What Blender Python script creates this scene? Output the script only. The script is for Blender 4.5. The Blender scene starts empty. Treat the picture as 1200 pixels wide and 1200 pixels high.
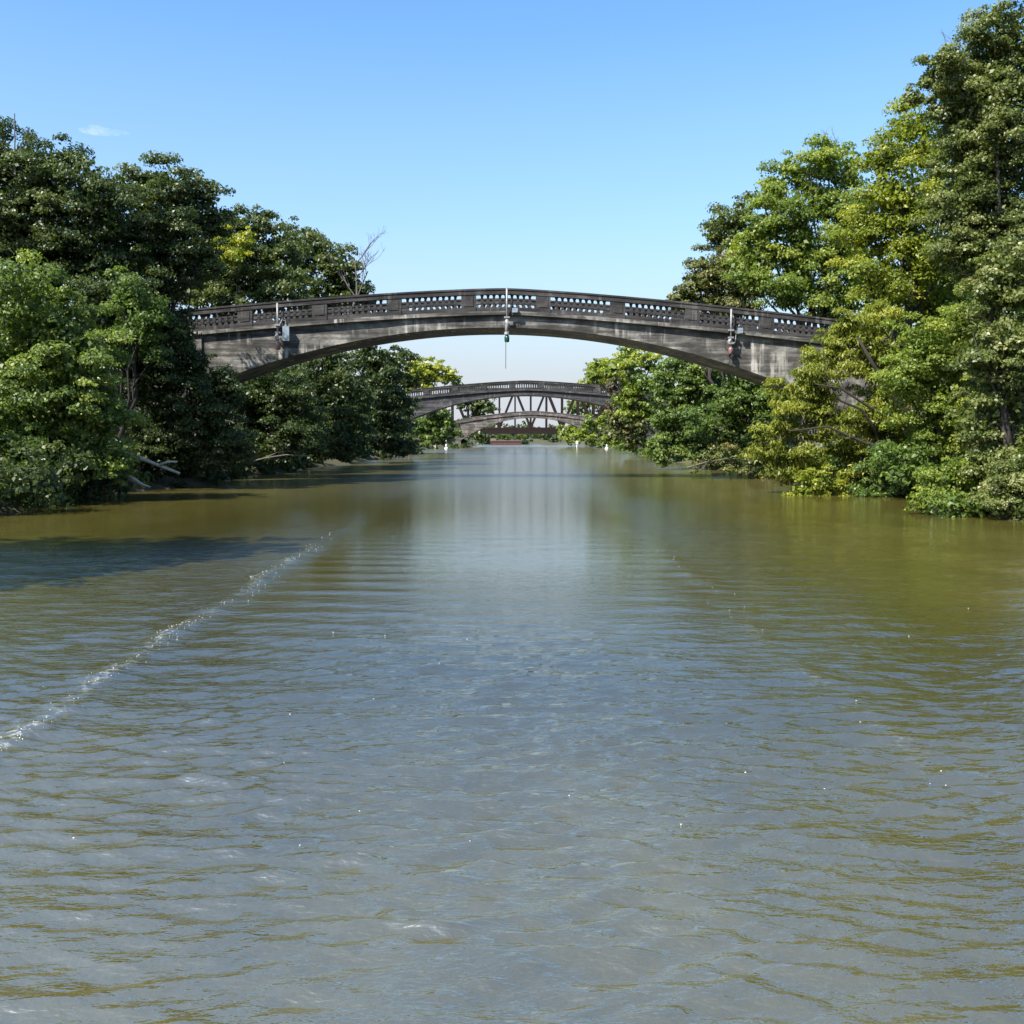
import bpy, math, random
import numpy as np
from mathutils import Vector

S = bpy.context.scene
COL = S.collection
random.seed(7)
RNG = np.random.default_rng(11)

# ------------------------------------------------------------------ camera
F = 1203.0            # focal length in pixels of the 1200 px wide photograph
HOR = 513.0           # row of the horizon
CAMZ = 2.5
PITCH = math.atan((600 - HOR) / F)
cam = bpy.data.objects.new("camera", bpy.data.cameras.new("camera"))
COL.objects.link(cam)
cam.location = (0, 0, CAMZ)
cam.rotation_euler = (math.pi / 2 - PITCH, 0, 0)
cam.data.sensor_width = 36
cam.data.lens = 36 * F / 1200
cam.data.clip_start = 0.1
cam.data.clip_end = 9000
S.camera = cam

# ------------------------------------------------------------------ sky, sun
SUN_EL, SUN_AZ = math.radians(48), math.radians(-132)     # azimuth from +Y, negative = to the left
w = bpy.data.worlds.new("World")
S.world = w
w.use_nodes = True
nt = w.node_tree
sky = nt.nodes.new("ShaderNodeTexSky")
sky.sky_type = 'NISHITA'
sky.sun_disc = False
sky.sun_elevation = SUN_EL
sky.sun_rotation = SUN_AZ
sky.altitude = 300
sky.air_density = 1.0
sky.dust_density = 1.5
sky.ozone_density = 6.0
hsv = nt.nodes.new("ShaderNodeHueSaturation")
hsv.inputs['Saturation'].default_value = 1.10
hsv.inputs['Hue'].default_value = 0.5
nt.links.new(sky.outputs[0], hsv.inputs['Color'])
tint = nt.nodes.new("ShaderNodeMix")
tint.data_type = 'RGBA'
tint.blend_type = 'MULTIPLY'
tint.inputs[0].default_value = 1.0
tint.inputs[7].default_value = (1.10, 1.11, 1.02, 1)
nt.links.new(hsv.outputs[0], tint.inputs[6])
tcw = nt.nodes.new("ShaderNodeTexCoord")
sep = nt.nodes.new("ShaderNodeSeparateXYZ")
nt.links.new(tcw.outputs['Generated'], sep.inputs[0])
hr_ = nt.nodes.new("ShaderNodeValToRGB")
for _ in range(3): hr_.color_ramp.elements.new(0.5)
for e, (p_, v_) in zip(hr_.color_ramp.elements, ((0, 1), (.06, .88), (.11, .6), (.2, .24), (.36, 0))):
    e.position = p_
    e.color = (v_, v_, v_, 1)
nt.links.new(sep.outputs[2], hr_.inputs[0])
hz = nt.nodes.new("ShaderNodeMix")
hz.data_type = 'RGBA'
hz.inputs[7].default_value = (2.44, 2.58, 2.82, 1)          # pale summer haze low in the sky
nt.links.new(hr_.outputs[0], hz.inputs[0])
nt.links.new(tint.outputs[2], hz.inputs[6])
nt.links.new(hz.outputs[2], nt.nodes["Background"].inputs[0])
nt.nodes["Background"].inputs[1].default_value = 0.12
sd = Vector((math.sin(SUN_AZ) * math.cos(SUN_EL), math.cos(SUN_AZ) * math.cos(SUN_EL), math.sin(SUN_EL)))
sun = bpy.data.objects.new("sun", bpy.data.lights.new("sun", 'SUN'))
COL.objects.link(sun)
sun.data.energy = 5.0
sun.data.angle = math.radians(0.5)
sun.data.color = (1.0, 0.95, 0.86)
sun.rotation_euler = (-sd).to_track_quat('-Z', 'Y').to_euler()
sun.location = (-40, 0, 60)
S.view_settings.view_transform = 'Standard'
S.view_settings.look = 'None'
S.view_settings.exposure = 1.2
S.view_settings.gamma = 1.0
S.view_settings.use_curve_mapping = False
S.render.engine = 'CYCLES'
S.cycles.use_denoising = True
S.cycles.max_bounces = 9
S.cycles.diffuse_bounces = 6
S.cycles.transmission_bounces = 6
S.cycles.transparent_max_bounces = 4
S.cycles.caustics_reflective = False
S.cycles.caustics_refractive = False


def at(px, py, Y):
    u, v = (px - 600) / F, (600 - py) / F
    c, s = math.cos(PITCH), math.sin(PITCH)
    d = (u, c + v * s, -s + v * c)
    t = Y / d[1]
    return Vector((d[0] * t, Y, CAMZ + d[2] * t))


# ------------------------------------------------------------------ helpers
def tag(o, label=None, cat=None, group=None, kind=None):
    if label: o['label'] = label
    if cat: o['category'] = cat
    if group: o['group'] = group
    if kind: o['kind'] = kind
    return o


def thing(name, label, cat, loc=(0, 0, 0), group=None):
    o = bpy.data.objects.new(name, None)
    o.empty_display_size = 0.5
    COL.objects.link(o)
    o.location = loc
    return tag(o, label, cat, group)


class MB:
    """collects shapes, links them as one mesh object"""
    def __init__(s): s.v, s.f = [], []

    def add(s, vs, fs):
        b = len(s.v)
        s.v += [tuple(q) for q in vs]
        s.f += [tuple(i + b for i in f) for f in fs]
        return s

    def box(s, x0, x1, y0, y1, z0, z1):
        return s.add([(x, y, z) for z in (z0, z1) for y in (y0, y1) for x in (x0, x1)],
                     [(0, 2, 3, 1), (4, 5, 7, 6), (0, 1, 5, 4), (2, 6, 7, 3), (0, 4, 6, 2), (1, 3, 7, 5)])

    def bar(s, a, b, wx, wy=None):
        a, b = Vector(a), Vector(b)
        wy = wy or wx
        d = (b - a).normalized()
        u = d.cross(Vector((0, 1, 0)))
        if u.length < 1e-3: u = d.cross(Vector((1, 0, 0)))
        u.normalize()
        n = d.cross(u)
        vs = []
        for p in (a, b):
            for i, j in ((-1, -1), (1, -1), (1, 1), (-1, 1)):
                vs.append(p + u * (wx / 2 * i) + n * (wy / 2 * j))
        return s.add(vs, [(0, 1, 2, 3), (7, 6, 5, 4), (0, 4, 5, 1), (1, 5, 6, 2), (2, 6, 7, 3), (3, 7, 4, 0)])

    def tube(s, pts, radii, n=7):
        pts = [Vector(p) for p in pts]
        vs, fs = [], []
        for i, p in enumerate(pts):
            d = (pts[min(i + 1, len(pts) - 1)] - pts[max(i - 1, 0)]).normalized()
            u = d.cross(Vector((0.3, 1, 0.1))).normalized()
            q = d.cross(u)
            for k in range(n):
                a = 2 * math.pi * k / n
                vs.append(p + (u * math.cos(a) + q * math.sin(a)) * radii[i])
        for i in range(len(pts) - 1):
            for k in range(n):
                a, b = i * n + k, i * n + (k + 1) % n
                fs.append((a, b, b + n, a + n))
        fs.append(tuple(range(n - 1, -1, -1)))
        fs.append(tuple(range(len(vs) - n, len(vs))))
        return s.add(vs, fs)

    def lathe(s, c, prof, n=12):
        vs, fs = [], []
        for r, z in prof:
            for k in range(n):
                a = 2 * math.pi * (k + .5) / n
                vs.append((c[0] + r * math.cos(a), c[1] + r * math.sin(a), c[2] + z))
        for i in range(len(prof) - 1):
            for k in range(n):
                a, b = i * n + k, i * n + (k + 1) % n
                fs.append((a, b, b + n, a + n))
        fs.append(tuple(range(n - 1, -1, -1)))
        fs.append(tuple(range(len(vs) - n, len(vs))))
        return s.add(vs, fs)

    def mesh(s, name):
        me = bpy.data.meshes.new(name)
        me.from_pydata(s.v, [], s.f)
        me.update()
        return me

    def build(s, name, mat, parent=None, smooth=False):
        me = s.mesh(name)
        me.materials.append(mat)
        if smooth: me.polygons.foreach_set('use_smooth', [True] * len(me.polygons))
        o = bpy.data.objects.new(name, me)
        COL.objects.link(o)
        if parent: o.parent = parent
        return o


# ------------------------------------------------------------------ materials
def newmat(name):
    m = bpy.data.materials.new(name)
    m.use_nodes = True
    t = m.node_tree
    return m, t, t.nodes["Principled BSDF"]


def N(t, kind, **kw):
    n = t.nodes.new(kind)
    for k, v in kw.items():
        if k in n.inputs: n.inputs[k].default_value = v
        else: setattr(n, k, v)
    return n


def ramp(t, fac, stops):
    r = t.nodes.new("ShaderNodeValToRGB")
    while len(r.color_ramp.elements) < len(stops): r.color_ramp.elements.new(0.5)
    for e, (p, c) in zip(r.color_ramp.elements, stops):
        e.position = p
        e.color = (*c, 1) if len(c) == 3 else c
    t.links.new(fac, r.inputs[0])
    return r.outputs[0]


def mapped(t, scale, coord='Object'):
    tc = t.nodes.new("ShaderNodeTexCoord")
    mp = t.nodes.new("ShaderNodeMapping")
    mp.inputs['Scale'].default_value = scale
    t.links.new(tc.outputs[coord], mp.inputs[0])
    return mp.outputs[0]


def noise(t, vec, scale, detail=6, rough=0.6):
    n = N(t, "ShaderNodeTexNoise", Scale=scale, Detail=detail, Roughness=rough)
    t.links.new(vec, n.inputs['Vector'])
    return n.outputs['Fac']


def mix(t, fac, a, b, blend='MIX'):
    m = t.nodes.new("ShaderNodeMix")
    m.data_type = 'RGBA'
    m.blend_type = blend
    for i, v in ((0, fac), (6, a), (7, b)):
        if hasattr(v, 'is_linked'): t.links.new(v, m.inputs[i])
        elif i == 0: m.inputs[0].default_value = v
        else: m.inputs[i].default_value = (*v, 1)
    return m.outputs[2]


def concrete(name, dark, mid, light, stain=(0.03, 0.028, 0.025), bands=True, seed=0.0):
    m, t, p = newmat(name)
    tc = t.nodes.new("ShaderNodeTexCoord")

    def mp(sc, loc=(0, 0, 0)):
        q = t.nodes.new("ShaderNodeMapping")
        q.inputs['Scale'].default_value = sc
        q.inputs['Location'].default_value = (loc[0] + seed, loc[1], loc[2] + seed)
        t.links.new(tc.outputs['Object'], q.inputs[0])
        return q.outputs[0]
    c = ramp(t, noise(t, mp((.5, .5, .9)), 1.0, 8, .65), [(.36, dark), (.5, mid), (.62, light)])
    # horizontal board marks and lift lines
    c = mix(t, 0.75, c, ramp(t, noise(t, mp((.12, .3, 3.2)), 1.0, 4, .6), [(.4, (.12, .12, .12)), (.56, (1.15, 1.15, 1.15))]), 'MULTIPLY')
    # vertical drips of lime
    dr = ramp(t, noise(t, mp((3.2, 1, .22), (4, 0, 1)), 1.0, 5, .6), [(.52, (0, 0, 0)), (.62, (.85, .85, .85))])
    dm = ramp(t, noise(t, mp((.45, .4, .5), (9, 2, 4)), 1.0, 3, .5), [(.5, (0, 0, 0)), (.62, (1, 1, 1))])
    dd = mix(t, 1.0, dr, dm, 'MULTIPLY')
    c = mix(t, dd, c, (light[0] * 1.5, light[1] * 1.5, light[2] * 1.5))
    # black growth
    bl = ramp(t, noise(t, mp((1.1, 1, .45), (1, 7, 3)), 1.0, 7, .7), [(.5, (0, 0, 0)), (.66, (.85, .85, .85))])
    c = mix(t, bl, c, stain)
    # spalled patches with a cooler grey
    sp = ramp(t, noise(t, mp((.8, .8, 1.8), (11, 3, 2)), 1.0, 4, .55), [(.63, (0, 0, 0)), (.66, (.7, .7, .7))])
    c = mix(t, sp, c, (mid[0] * 1.2, mid[1] * 1.4, mid[2] * 1.5))
    t.links.new(c, p.inputs['Base Color'])
    p.inputs['Roughness'].default_value = 0.92
    b = N(t, "ShaderNodeBump", Strength=0.6, Distance=0.05)
    h = noise(t, mp((.6, 1.2, 3.0), (2, 2, 2)), 2.2, 8, .7)
    t.links.new(h, b.inputs['Height'])
    t.links.new(b.outputs[0], p.inputs['Normal'])
    return m


def plain(name, col, rough=0.6, metal=0.0, var=0.25, scale=6.0):
    m, t, p = newmat(name)
    n = noise(t, mapped(t, (1, 1, 1)), scale, 5, .6)
    c = ramp(t, n, [(.3, tuple(v * (1 - var) for v in col)), (.7, tuple(v * (1 + var) for v in col))])
    t.links.new(c, p.inputs['Base Color'])
    p.inputs['Roughness'].default_value = rough
    p.inputs['Metallic'].default_value = metal
    return m


def leafmat(name, stops, trans=0.42, spec=0.35, rough=0.42):
    m, t, p = newmat(name)
    a = t.nodes.new("ShaderNodeAttribute")
    a.attribute_name = "tone"
    c = ramp(t, a.outputs['Fac'], stops)
    t.links.new(c, p.inputs['Base Color'])
    p.inputs['Roughness'].default_value = rough
    p.inputs['Specular IOR Level'].default_value = spec
    tr = t.nodes.new("ShaderNodeBsdfTranslucent")
    t.links.new(mix(t, 1.0, c, (1.25, 1.35, 0.55), 'MULTIPLY'), tr.inputs[0])
    ms = t.nodes.new("ShaderNodeMixShader")
    ms.inputs[0].default_value = trans
    t.links.new(p.outputs[0], ms.inputs[1])
    t.links.new(tr.outputs[0], ms.inputs[2])
    t.links.new(ms.outputs[0], t.nodes["Material Output"].inputs[0])
    return m


M = {}
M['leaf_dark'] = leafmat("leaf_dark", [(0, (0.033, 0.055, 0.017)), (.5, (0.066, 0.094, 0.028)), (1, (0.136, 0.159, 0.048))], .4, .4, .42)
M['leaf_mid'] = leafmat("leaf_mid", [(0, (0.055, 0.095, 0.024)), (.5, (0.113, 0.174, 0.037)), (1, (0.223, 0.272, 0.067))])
M['leaf_bright'] = leafmat("leaf_bright", [(0, (0.093, 0.144, 0.028)), (.5, (0.195, 0.252, 0.044)), (1, (0.371, 0.386, 0.076))], .48)
M['leaf_bush'] = leafmat("leaf_bush", [(0, (.065, .105, .028)), (.5, (.155, .215, .052)), (1, (.30, .34, .085))], .42)
M['leaf_yellow'] = leafmat("leaf_yellow", [(0, (0.109, 0.149, 0.020)), (.5, (0.234, 0.268, 0.032)), (1, (0.437, 0.409, 0.061))], .48)
M['leaf_willow'] = leafmat("leaf_willow", [(0, (0.104, 0.134, 0.022)), (.5, (0.207, 0.233, 0.038)), (1, (0.349, 0.353, 0.062))], .48)
M['leaf_grey'] = leafmat("leaf_grey", [(0, (.055, .08, .018)), (.55, (.14, .17, .042)), (1, (.26, .265, .11))], .38, .42, .42)
M['leaf_olive'] = leafmat("leaf_olive", [(0, (0.057, 0.076, 0.025)), (.5, (0.122, 0.137, 0.041)), (.85, (0.200, 0.191, 0.055)), (1, (0.272, 0.177, 0.091))], .35)
M['leaf_brown'] = leafmat("leaf_brown", [(0, (.05, .045, .03)), (.5, (.09, .075, .05)), (1, (.12, .11, .06))], .2)


def barkmat(name, a, b):
    m, t, p = newmat(name)
    c = ramp(t, noise(t, mapped(t, (5, 5, 1.2)), 3, 8, .7), [(.35, a), (.65, b)])
    t.links.new(c, p.inputs['Base Color'])
    p.inputs['Roughness'].default_value = .9
    bm_ = N(t, "ShaderNodeBump", Strength=.7, Distance=.03)
    t.links.new(noise(t, mapped(t, (9, 9, 1.5)), 4, 6, .7), bm_.inputs['Height'])
    t.links.new(bm_.outputs[0], p.inputs['Normal'])
    return m


M['bark'] = barkmat("bark", (.018, .015, .012), (.06, .05, .04))
M['bark_dark'] = barkmat("bark_dark", (.010, .008, .007), (.03, .025, .02))
M['deadwood'] = barkmat("deadwood", (.28, .25, .21), (.5, .46, .40))
M['twig'] = barkmat("twig", (.06, .053, .046), (.14, .125, .11))
M['concrete'] = concrete("weathered_concrete", (.042, .039, .035), (.115, .109, .098), (.27, .257, .232))
M['concrete_second_shaded'] = concrete("second_bridge_concrete_shaded", (.022, .021, .023), (.045, .043, .046), (.08, .078, .082), seed=5.0)  # same concrete darkened, so the colour carries the shade on its face
M['parapet'] = concrete("dark_parapet_concrete", (.017, .0155, .0155), (.034, .031, .031), (.07, .066, .064), seed=3.0)
M['soffit'] = M['concrete']
M['concrete_far'] = concrete("pale_brown_concrete", (.055, .046, .04), (.105, .09, .08), (.19, .165, .145), (.07, .06, .055), seed=6.0)
M['rust'] = plain("rusty_steel", (.018, .012, .011), .8, 0, .35, 2.0)
M['rust'].node_tree.nodes['Principled BSDF'].inputs['Specular IOR Level'].default_value = .12
M['steel_dark'] = plain("dark_steel", (.05, .045, .045), .7)
M['galv'] = plain("galvanised_pipe", (.24, .24, .24), .5, .3)
M['greybox'] = plain("grey_blue_box", (.22, .27, .32), .5, .2)
M['greenlens'] = plain("green_lens", (.01, .05, .035), .2)
M['redlens'] = plain("red_lens", (.16, .09, .085), .3)
M['black'] = plain("black_paint", (.02, .02, .02), .5)
M['white'] = plain("white_paint", (.75, .75, .73), .5, 0, .08)
M['bargered'] = plain("red_barge_paint", (.085, .03, .025), .6)
M['bargetan'] = plain("tan_deck", (.16, .12, .09), .8)
M['foam'] = plain("foam", (.8, .82, .82), .4, 0, .05)


def groundmat():
    m, t, p = newmat("bank_soil")
    c = ramp(t, noise(t, mapped(t, (1, 1, 1)), .8, 8, .7), [(.3, (.03, .024, .015)), (.5, (.055, .05, .022)), (.7, (.04, .06, .02))])
    t.links.new(c, p.inputs['Base Color'])
    p.inputs['Roughness'].default_value = 1
    return m


M['ground'] = groundmat()


def watermat():
    m, t, p = newmat("murky_canal_water")
    tc = t.nodes.new("ShaderNodeTexCoord")

    def mp(sc, rot=0):
        q = t.nodes.new("ShaderNodeMapping")
        q.inputs['Scale'].default_value = sc
        q.inputs['Rotation'].default_value = (0, 0, rot)
        t.links.new(tc.outputs['Object'], q.inputs[0])
        return q.outputs[0]
    murk = ramp(t, noise(t, mp((.12, .05, 1)), 1.0, 4, .6), [(.3, (.034, .031, .007)), (.7, (.050, .045, .010))])
    si = t.nodes.new("ShaderNodeAttribute")              # paler, browner murk close by, to the right and farther left
    si.attribute_name = "pale_murk"
    brown_murk = ramp(t, noise(t, mp((.5, .25, 1), .2), 1.0, 5, .65), [(.35, (.062, .053, .011)), (.7, (.100, .085, .022))])
    murk = mix(t, si.outputs['Fac'], murk, brown_murk)
    fa = t.nodes.new("ShaderNodeAttribute")
    fa.attribute_name = "foam"
    fn = ramp(t, noise(t, mp((9, 16, 1), .3), 1.0, 5, .7), [(.5, (0, 0, 0)), (.62, (1, 1, 1))])
    ff = mix(t, 1.0, fa.outputs['Color'], fn, 'MULTIPLY')
    murk = mix(t, ff, murk, (.62, .64, .62))
    t.links.new(murk, p.inputs['Base Color'])
    p.inputs['Specular IOR Level'].default_value = 1.0
    ra = t.nodes.new("ShaderNodeAttribute")
    ra.attribute_name = "rough"
    t.links.new(ra.outputs['Fac'], p.inputs['Roughness'])
    p.inputs['IOR'].default_value = 2.45
    a = t.nodes.new("ShaderNodeAttribute")
    a.attribute_name = "chop"
    n1 = noise(t, mp((2.8, 7.0, 1), .10), 1.0, 3, .55)
    n2 = noise(t, mp((7.0, 17.0, 1), -.12), 1.0, 3, .6)
    n3 = noise(t, mp((.55, 1.5, 1), .05), 1.0, 3, .5)

    def mul(x, k):
        q = N(t, "ShaderNodeMath", operation='MULTIPLY')
        t.links.new(x, q.inputs[0])
        if hasattr(k, 'is_linked'): t.links.new(k, q.inputs[1])
        else: q.inputs[1].default_value = k
        return q.outputs[0]

    def add(x, y):
        q = N(t, "ShaderNodeMath", operation='ADD')
        t.links.new(x, q.inputs[0])
        t.links.new(y, q.inputs[1])
        return q.outputs[0]
    h = add(add(mul(n1, .022), mul(n2, .014)), mul(n3, .012))
    h = mul(h, a.outputs['Fac'])
    b = N(t, "ShaderNodeBump", Strength=1.0, Distance=1.0)
    t.links.new(h, b.inputs['Height'])
    t.links.new(b.outputs[0], p.inputs['Normal'])
    return m


M['water'] = watermat()


# ------------------------------------------------------------------ setting: banks and water
def cx(Y): return -1.6 + 0.026 * np.minimum(Y, 300.0)
def hl(Y): return 17 + 7 * np.exp(-((Y - 205) / 35.0) ** 2) + 0.6 * np.sin(Y * .31) + .5 * np.sin(Y * .83 + 1)
def hr(Y): return 16.6 + 3 * np.exp(-((Y - 215) / 30.0) ** 2) + 0.6 * np.sin(Y * .27 + 2) + .5 * np.sin(Y * .71)
def sm(a, b, x):
    t = np.clip((x - a) / (b - a), 0, 1)
    return t * t * (3 - 2 * t)


def bank_d(x, Y):
    u = x - cx(Y)
    return np.where(u < 0, -u - hl(Y), u - hr(Y))


def ground_z(x, Y):
    x, Y = np.asarray(x, float), np.asarray(Y, float)
    d = bank_d(x, Y)
    z = -1.6 + 1.7 * sm(-2.5, 0.3, d) + 2.4 * sm(0, 7, d) + 1.5 * sm(6, 22, d)
    for yb in (62, 157):
        z = z + 5.0 * np.exp(-((Y - yb) / 5.0) ** 4) * sm(4.5, 8, d)
    z = z + 2.5 * np.exp(-((Y - 257) / 5.0) ** 4) * sm(3, 8, d)
    end = sm(395, 440, Y)
    z = z * (1 - end) + end * (2.2 + 2 * sm(440, 900, Y))
    return z + .18 * np.sin(x * .9 + Y * .4) * np.sin(Y * .7)


def grid(name, xs, ys, zf, mat, kind='structure', smooth=True):
    X, Y = np.meshgrid(xs, ys)
    Z = zf(X, Y)
    nx, ny = len(xs), len(ys)
    co = np.stack([X, Y, Z], -1).reshape(-1, 3).astype(np.float32)
    i = (np.arange(ny - 1)[:, None] * nx + np.arange(nx - 1)[None, :]).reshape(-1)
    q = np.stack([i, i + 1, i + 1 + nx, i + nx], -1).astype(np.int32)
    o = raw(name, co, q, mat, smooth=smooth)
    o['kind'] = kind
    return o


def raw(name, co, quads, mat, smooth=False, tone=None, parent=None):
    me = bpy.data.meshes.new(name)
    me.vertices.add(len(co))
    me.vertices.foreach_set('co', np.ascontiguousarray(co, np.float32).ravel())
    k = quads.shape[1]
    me.loops.add(len(quads) * k)
    me.loops.foreach_set('vertex_index', np.ascontiguousarray(quads, np.int32).ravel())
    me.polygons.add(len(quads))
    me.polygons.foreach_set('loop_start', np.arange(0, len(quads) * k, k, dtype=np.int32))
    if smooth: me.polygons.foreach_set('use_smooth', np.ones(len(quads), bool))
    if tone is not None:
        a = me.attributes.new("tone", 'FLOAT', 'FACE')
        a.data.foreach_set('value', tone.astype(np.float32))
    me.materials.append(mat)
    me.update(calc_edges=True)
    o = bpy.data.objects.new(name, me)
    COL.objects.link(o)
    if parent: o.parent = parent
    return o


gx = np.concatenate([-np.geomspace(3500, 62, 16), np.arange(-60, 61, 1.6), np.geomspace(62, 3500, 16)])
gy = np.concatenate([[-300, -120, -60, -30], np.arange(-20, 300, 1.7), np.geomspace(302, 5000, 40)])
grid("ground", gx, gy, ground_z, M['ground'])

rows = [-40., -25., -14., -8., -5., -2., -.5, .6, 1.4, 2., 2.5, 2.9]
yv = 3.2
while yv < 900:
    rows.append(yv)
    yv += max(0.026, yv * abs(yv) / 2500.0)
ys = np.array(rows)
fine = np.arange(-9, 9.01, .055)
side = [9.0]
while side[-1] < 46: side.append(side[-1] + .06 + (side[-1] - 9) * .06)
side = np.array(side[1:])
xs = np.concatenate([-side[::-1], fine, side])
WL, WR = -4.35, 3.4                     # the two crests that the wake leaves


def wl(Y): return -4.15 - .028 * np.maximum(Y - 8, 0) + .04 * np.sin(Y * .9) + .035 * np.sin(Y * 2.3)
def wr(Y): return 3.1 + .018 * np.maximum(Y - 8, 0) + .12 * np.sin(Y * .8 + 1)


def chopf(X, Y):
    inside = sm(wl(Y) - .3, wl(Y) + .8, X) * (1 - sm(wr(Y) - .8, wr(Y) + 1.2, X))
    d = -bank_d(X, Y)                    # metres from the bank, over water
    shelter = sm(0.5, 6.5, d)
    patch = .75 + .5 * np.clip(np.sin(X * .21 + 1.3 * np.sin(Y * .13)) * np.sin(Y * .23 + X * .1) * .5 + .5, 0, 1)
    outer = np.where(X < 0, 1.05, .92 * (.35 + .65 * shelter))
    core = .95 - .74 * sm(7, 22, Y)
    ruffle = 1 + .35 * np.exp(-((Y - 22 - .2 * X) / 3.2) ** 2) * (X < 0)          # a cat's paw of wind on the left
    lee = 1 - .6 * np.exp(-((Y - 37) / 8.0) ** 2) * (X < 0)
    return (inside * core + (1 - inside) * outer * ruffle * lee * (.4 + .6 * shelter)) * patch


def crest(a): return (np.exp(.9 * np.sin(a)) - 1.2) / 1.25


def waterz(X, Y):
    r = np.random.default_rng(5)
    Z = np.zeros_like(X)
    dy = np.maximum(.026, Y * np.abs(Y) / 2500.0)
    C = chopf(X, Y)
    for lam0, n, amp in ((1.1, 8, .0078), (.55, 16, .0064), (.33, 28, .0048), (.2, 38, .0038), (.125, 38, .0022)):
        for _ in range(n):
            lam = lam0 * r.uniform(.75, 1.3)
            th = r.normal(0, .36)
            k = 2 * math.pi / lam
            fade = np.clip(1.6 - 4.0 * dy / lam, 0, 1)
            env = 1.12 * (.5 + .5 * np.sin(X * r.uniform(.3, 1.6) + Y * r.uniform(.2, 1.5) + r.uniform(0, 6.3))) ** 1.8
            Z += C * fade * env * amp * .62 * crest(k * (X * math.sin(th) + Y * math.cos(th)) + r.uniform(0, 6.28) + .5 * np.sin(X * .7 + Y * .5))
    # long crests trailing behind the boat, strongest beside the left wake line
    w1 = np.exp(-((X - wl(Y) - 1.6) / 1.5) ** 2) + .3 * np.exp(-((X - wr(Y) + .8) / 1.2) ** 2)
    Z += .013 * (1 - .8 * sm(12, 24, Y)) * w1 * crest(2 * math.pi * (Y + .12 * X) / .95 + .9 * np.sin(X * .8 + Y * .3) + 1.1 * np.sin(Y * .53)) * np.clip(1.6 - 4 * dy / .95, 0, 1)
    br = .6 + .4 * np.sin(Y * 1.9 + 2 * np.sin(Y * .6)) + .25 * np.sin(Y * 6.1)
    Z += (1 - .9 * sm(18, 32, Y)) * (.045 * br * np.exp(-((X - wl(Y)) / .2) ** 2) + .016 * br * np.exp(-((X - wr(Y)) / .25) ** 2))
    return Z


wat = grid("water", xs, ys, waterz, M['water'])
XX, YY = np.meshgrid(xs, ys)
a = wat.data.attributes.new("chop", 'FLOAT', 'POINT')
a.data.foreach_set('value', (chopf(XX, YY) * (1 - .93 * sm(12, 65, YY))).ravel().astype(np.float32))
g_ = .5 + .5 * np.sin(YY * 1.9 + 2 * np.sin(YY * .6))
fo = np.exp(-((XX - wl(YY) + .03) / .09) ** 2) * (.25 + .75 * g_) * sm(4, 7, YY) * (1 - sm(15, 30, YY)) * .5
fo += np.exp(-((XX - wr(YY)) / .12) ** 2) * (.5 * g_) * sm(4, 9, YY) * (1 - sm(14, 26, YY)) * .22
a = wat.data.attributes.new("foam", 'FLOAT', 'POINT')
a.data.foreach_set('value', fo.ravel().astype(np.float32))
a = wat.data.attributes.new("pale_murk", 'FLOAT', 'POINT')
a.data.foreach_set('value', np.maximum(1 - sm(4.5, 11, YY), .75 * sm(4.5, 10, XX) + .55 * (1 - sm(-13, -7, XX)) * sm(22, 28, YY)).ravel().astype(np.float32))
a = wat.data.attributes.new("rough", 'FLOAT', 'POINT')      # ripples finer than the mesh
a.data.foreach_set('value', (.03 + .16 * sm(14, 60, YY) * (1 - .25 * sm(-.5, 2.5, XX - wr(YY)))).ravel().astype(np.float32))


# foam beads on the wake crests, plus strewn beads for sun sparkle
def foam():
    mb_v, mb_q = [], []
    r = np.random.default_rng(3)
    pts = []
    for _ in range(520):
        Y = 7.0 + 20 * r.random() ** 1.3
        g = .5 + .5 * math.sin(Y * 1.9 + 2 * math.sin(Y * .6))
        if r.random() > (.25 + .75 * g) * (1 - .85 * sm(12, 27, Y)): continue
        pts.append((wl(Y) + r.normal(0, .12), Y, r.uniform(.0015, .0042) * (1 + Y / 30)))
    for _ in range(22):
        Y = r.uniform(7, 24)
        pts.append((wr(Y) + r.normal(0, .2), Y, r.uniform(.002, .0045) * (1 + Y / 30)))
    for _ in range(22):  # white beads off the wake, standing in for sun glints
        Y = r.uniform(4.3, 15)
        pts.append((r.uniform(-.5, .5) * Y, Y, r.uniform(.002, .0045) * (1 + Y / 20)))
    P = np.array(pts)
    Z = waterz(P[:, 0][None, :], P[:, 1][None, :])[0]
    base = np.array([(1, 0, 0), (0, 1, 0), (-1, 0, 0), (0, -1, 0), (0, 0, .8), (0, 0, -.8)])
    f = np.array([(0, 1, 4), (1, 2, 4), (2, 3, 4), (3, 0, 4), (1, 0, 5), (2, 1, 5), (3, 2, 5), (0, 3, 5)])
    co = base[None] * P[:, 2][:, None, None] * np.array((1.5, 1.2, .8))
    co = co + np.stack([P[:, 0], P[:, 1], Z], -1)[:, None, :]
    q = f[None] + (np.arange(len(P)) * 6)[:, None, None]
    o = raw("foam", co.reshape(-1, 3), q.reshape(-1, 3), M['foam'], smooth=True)
    tag(o, "white foam beads along the boat's wake", None, None, 'stuff')


foam()


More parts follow.
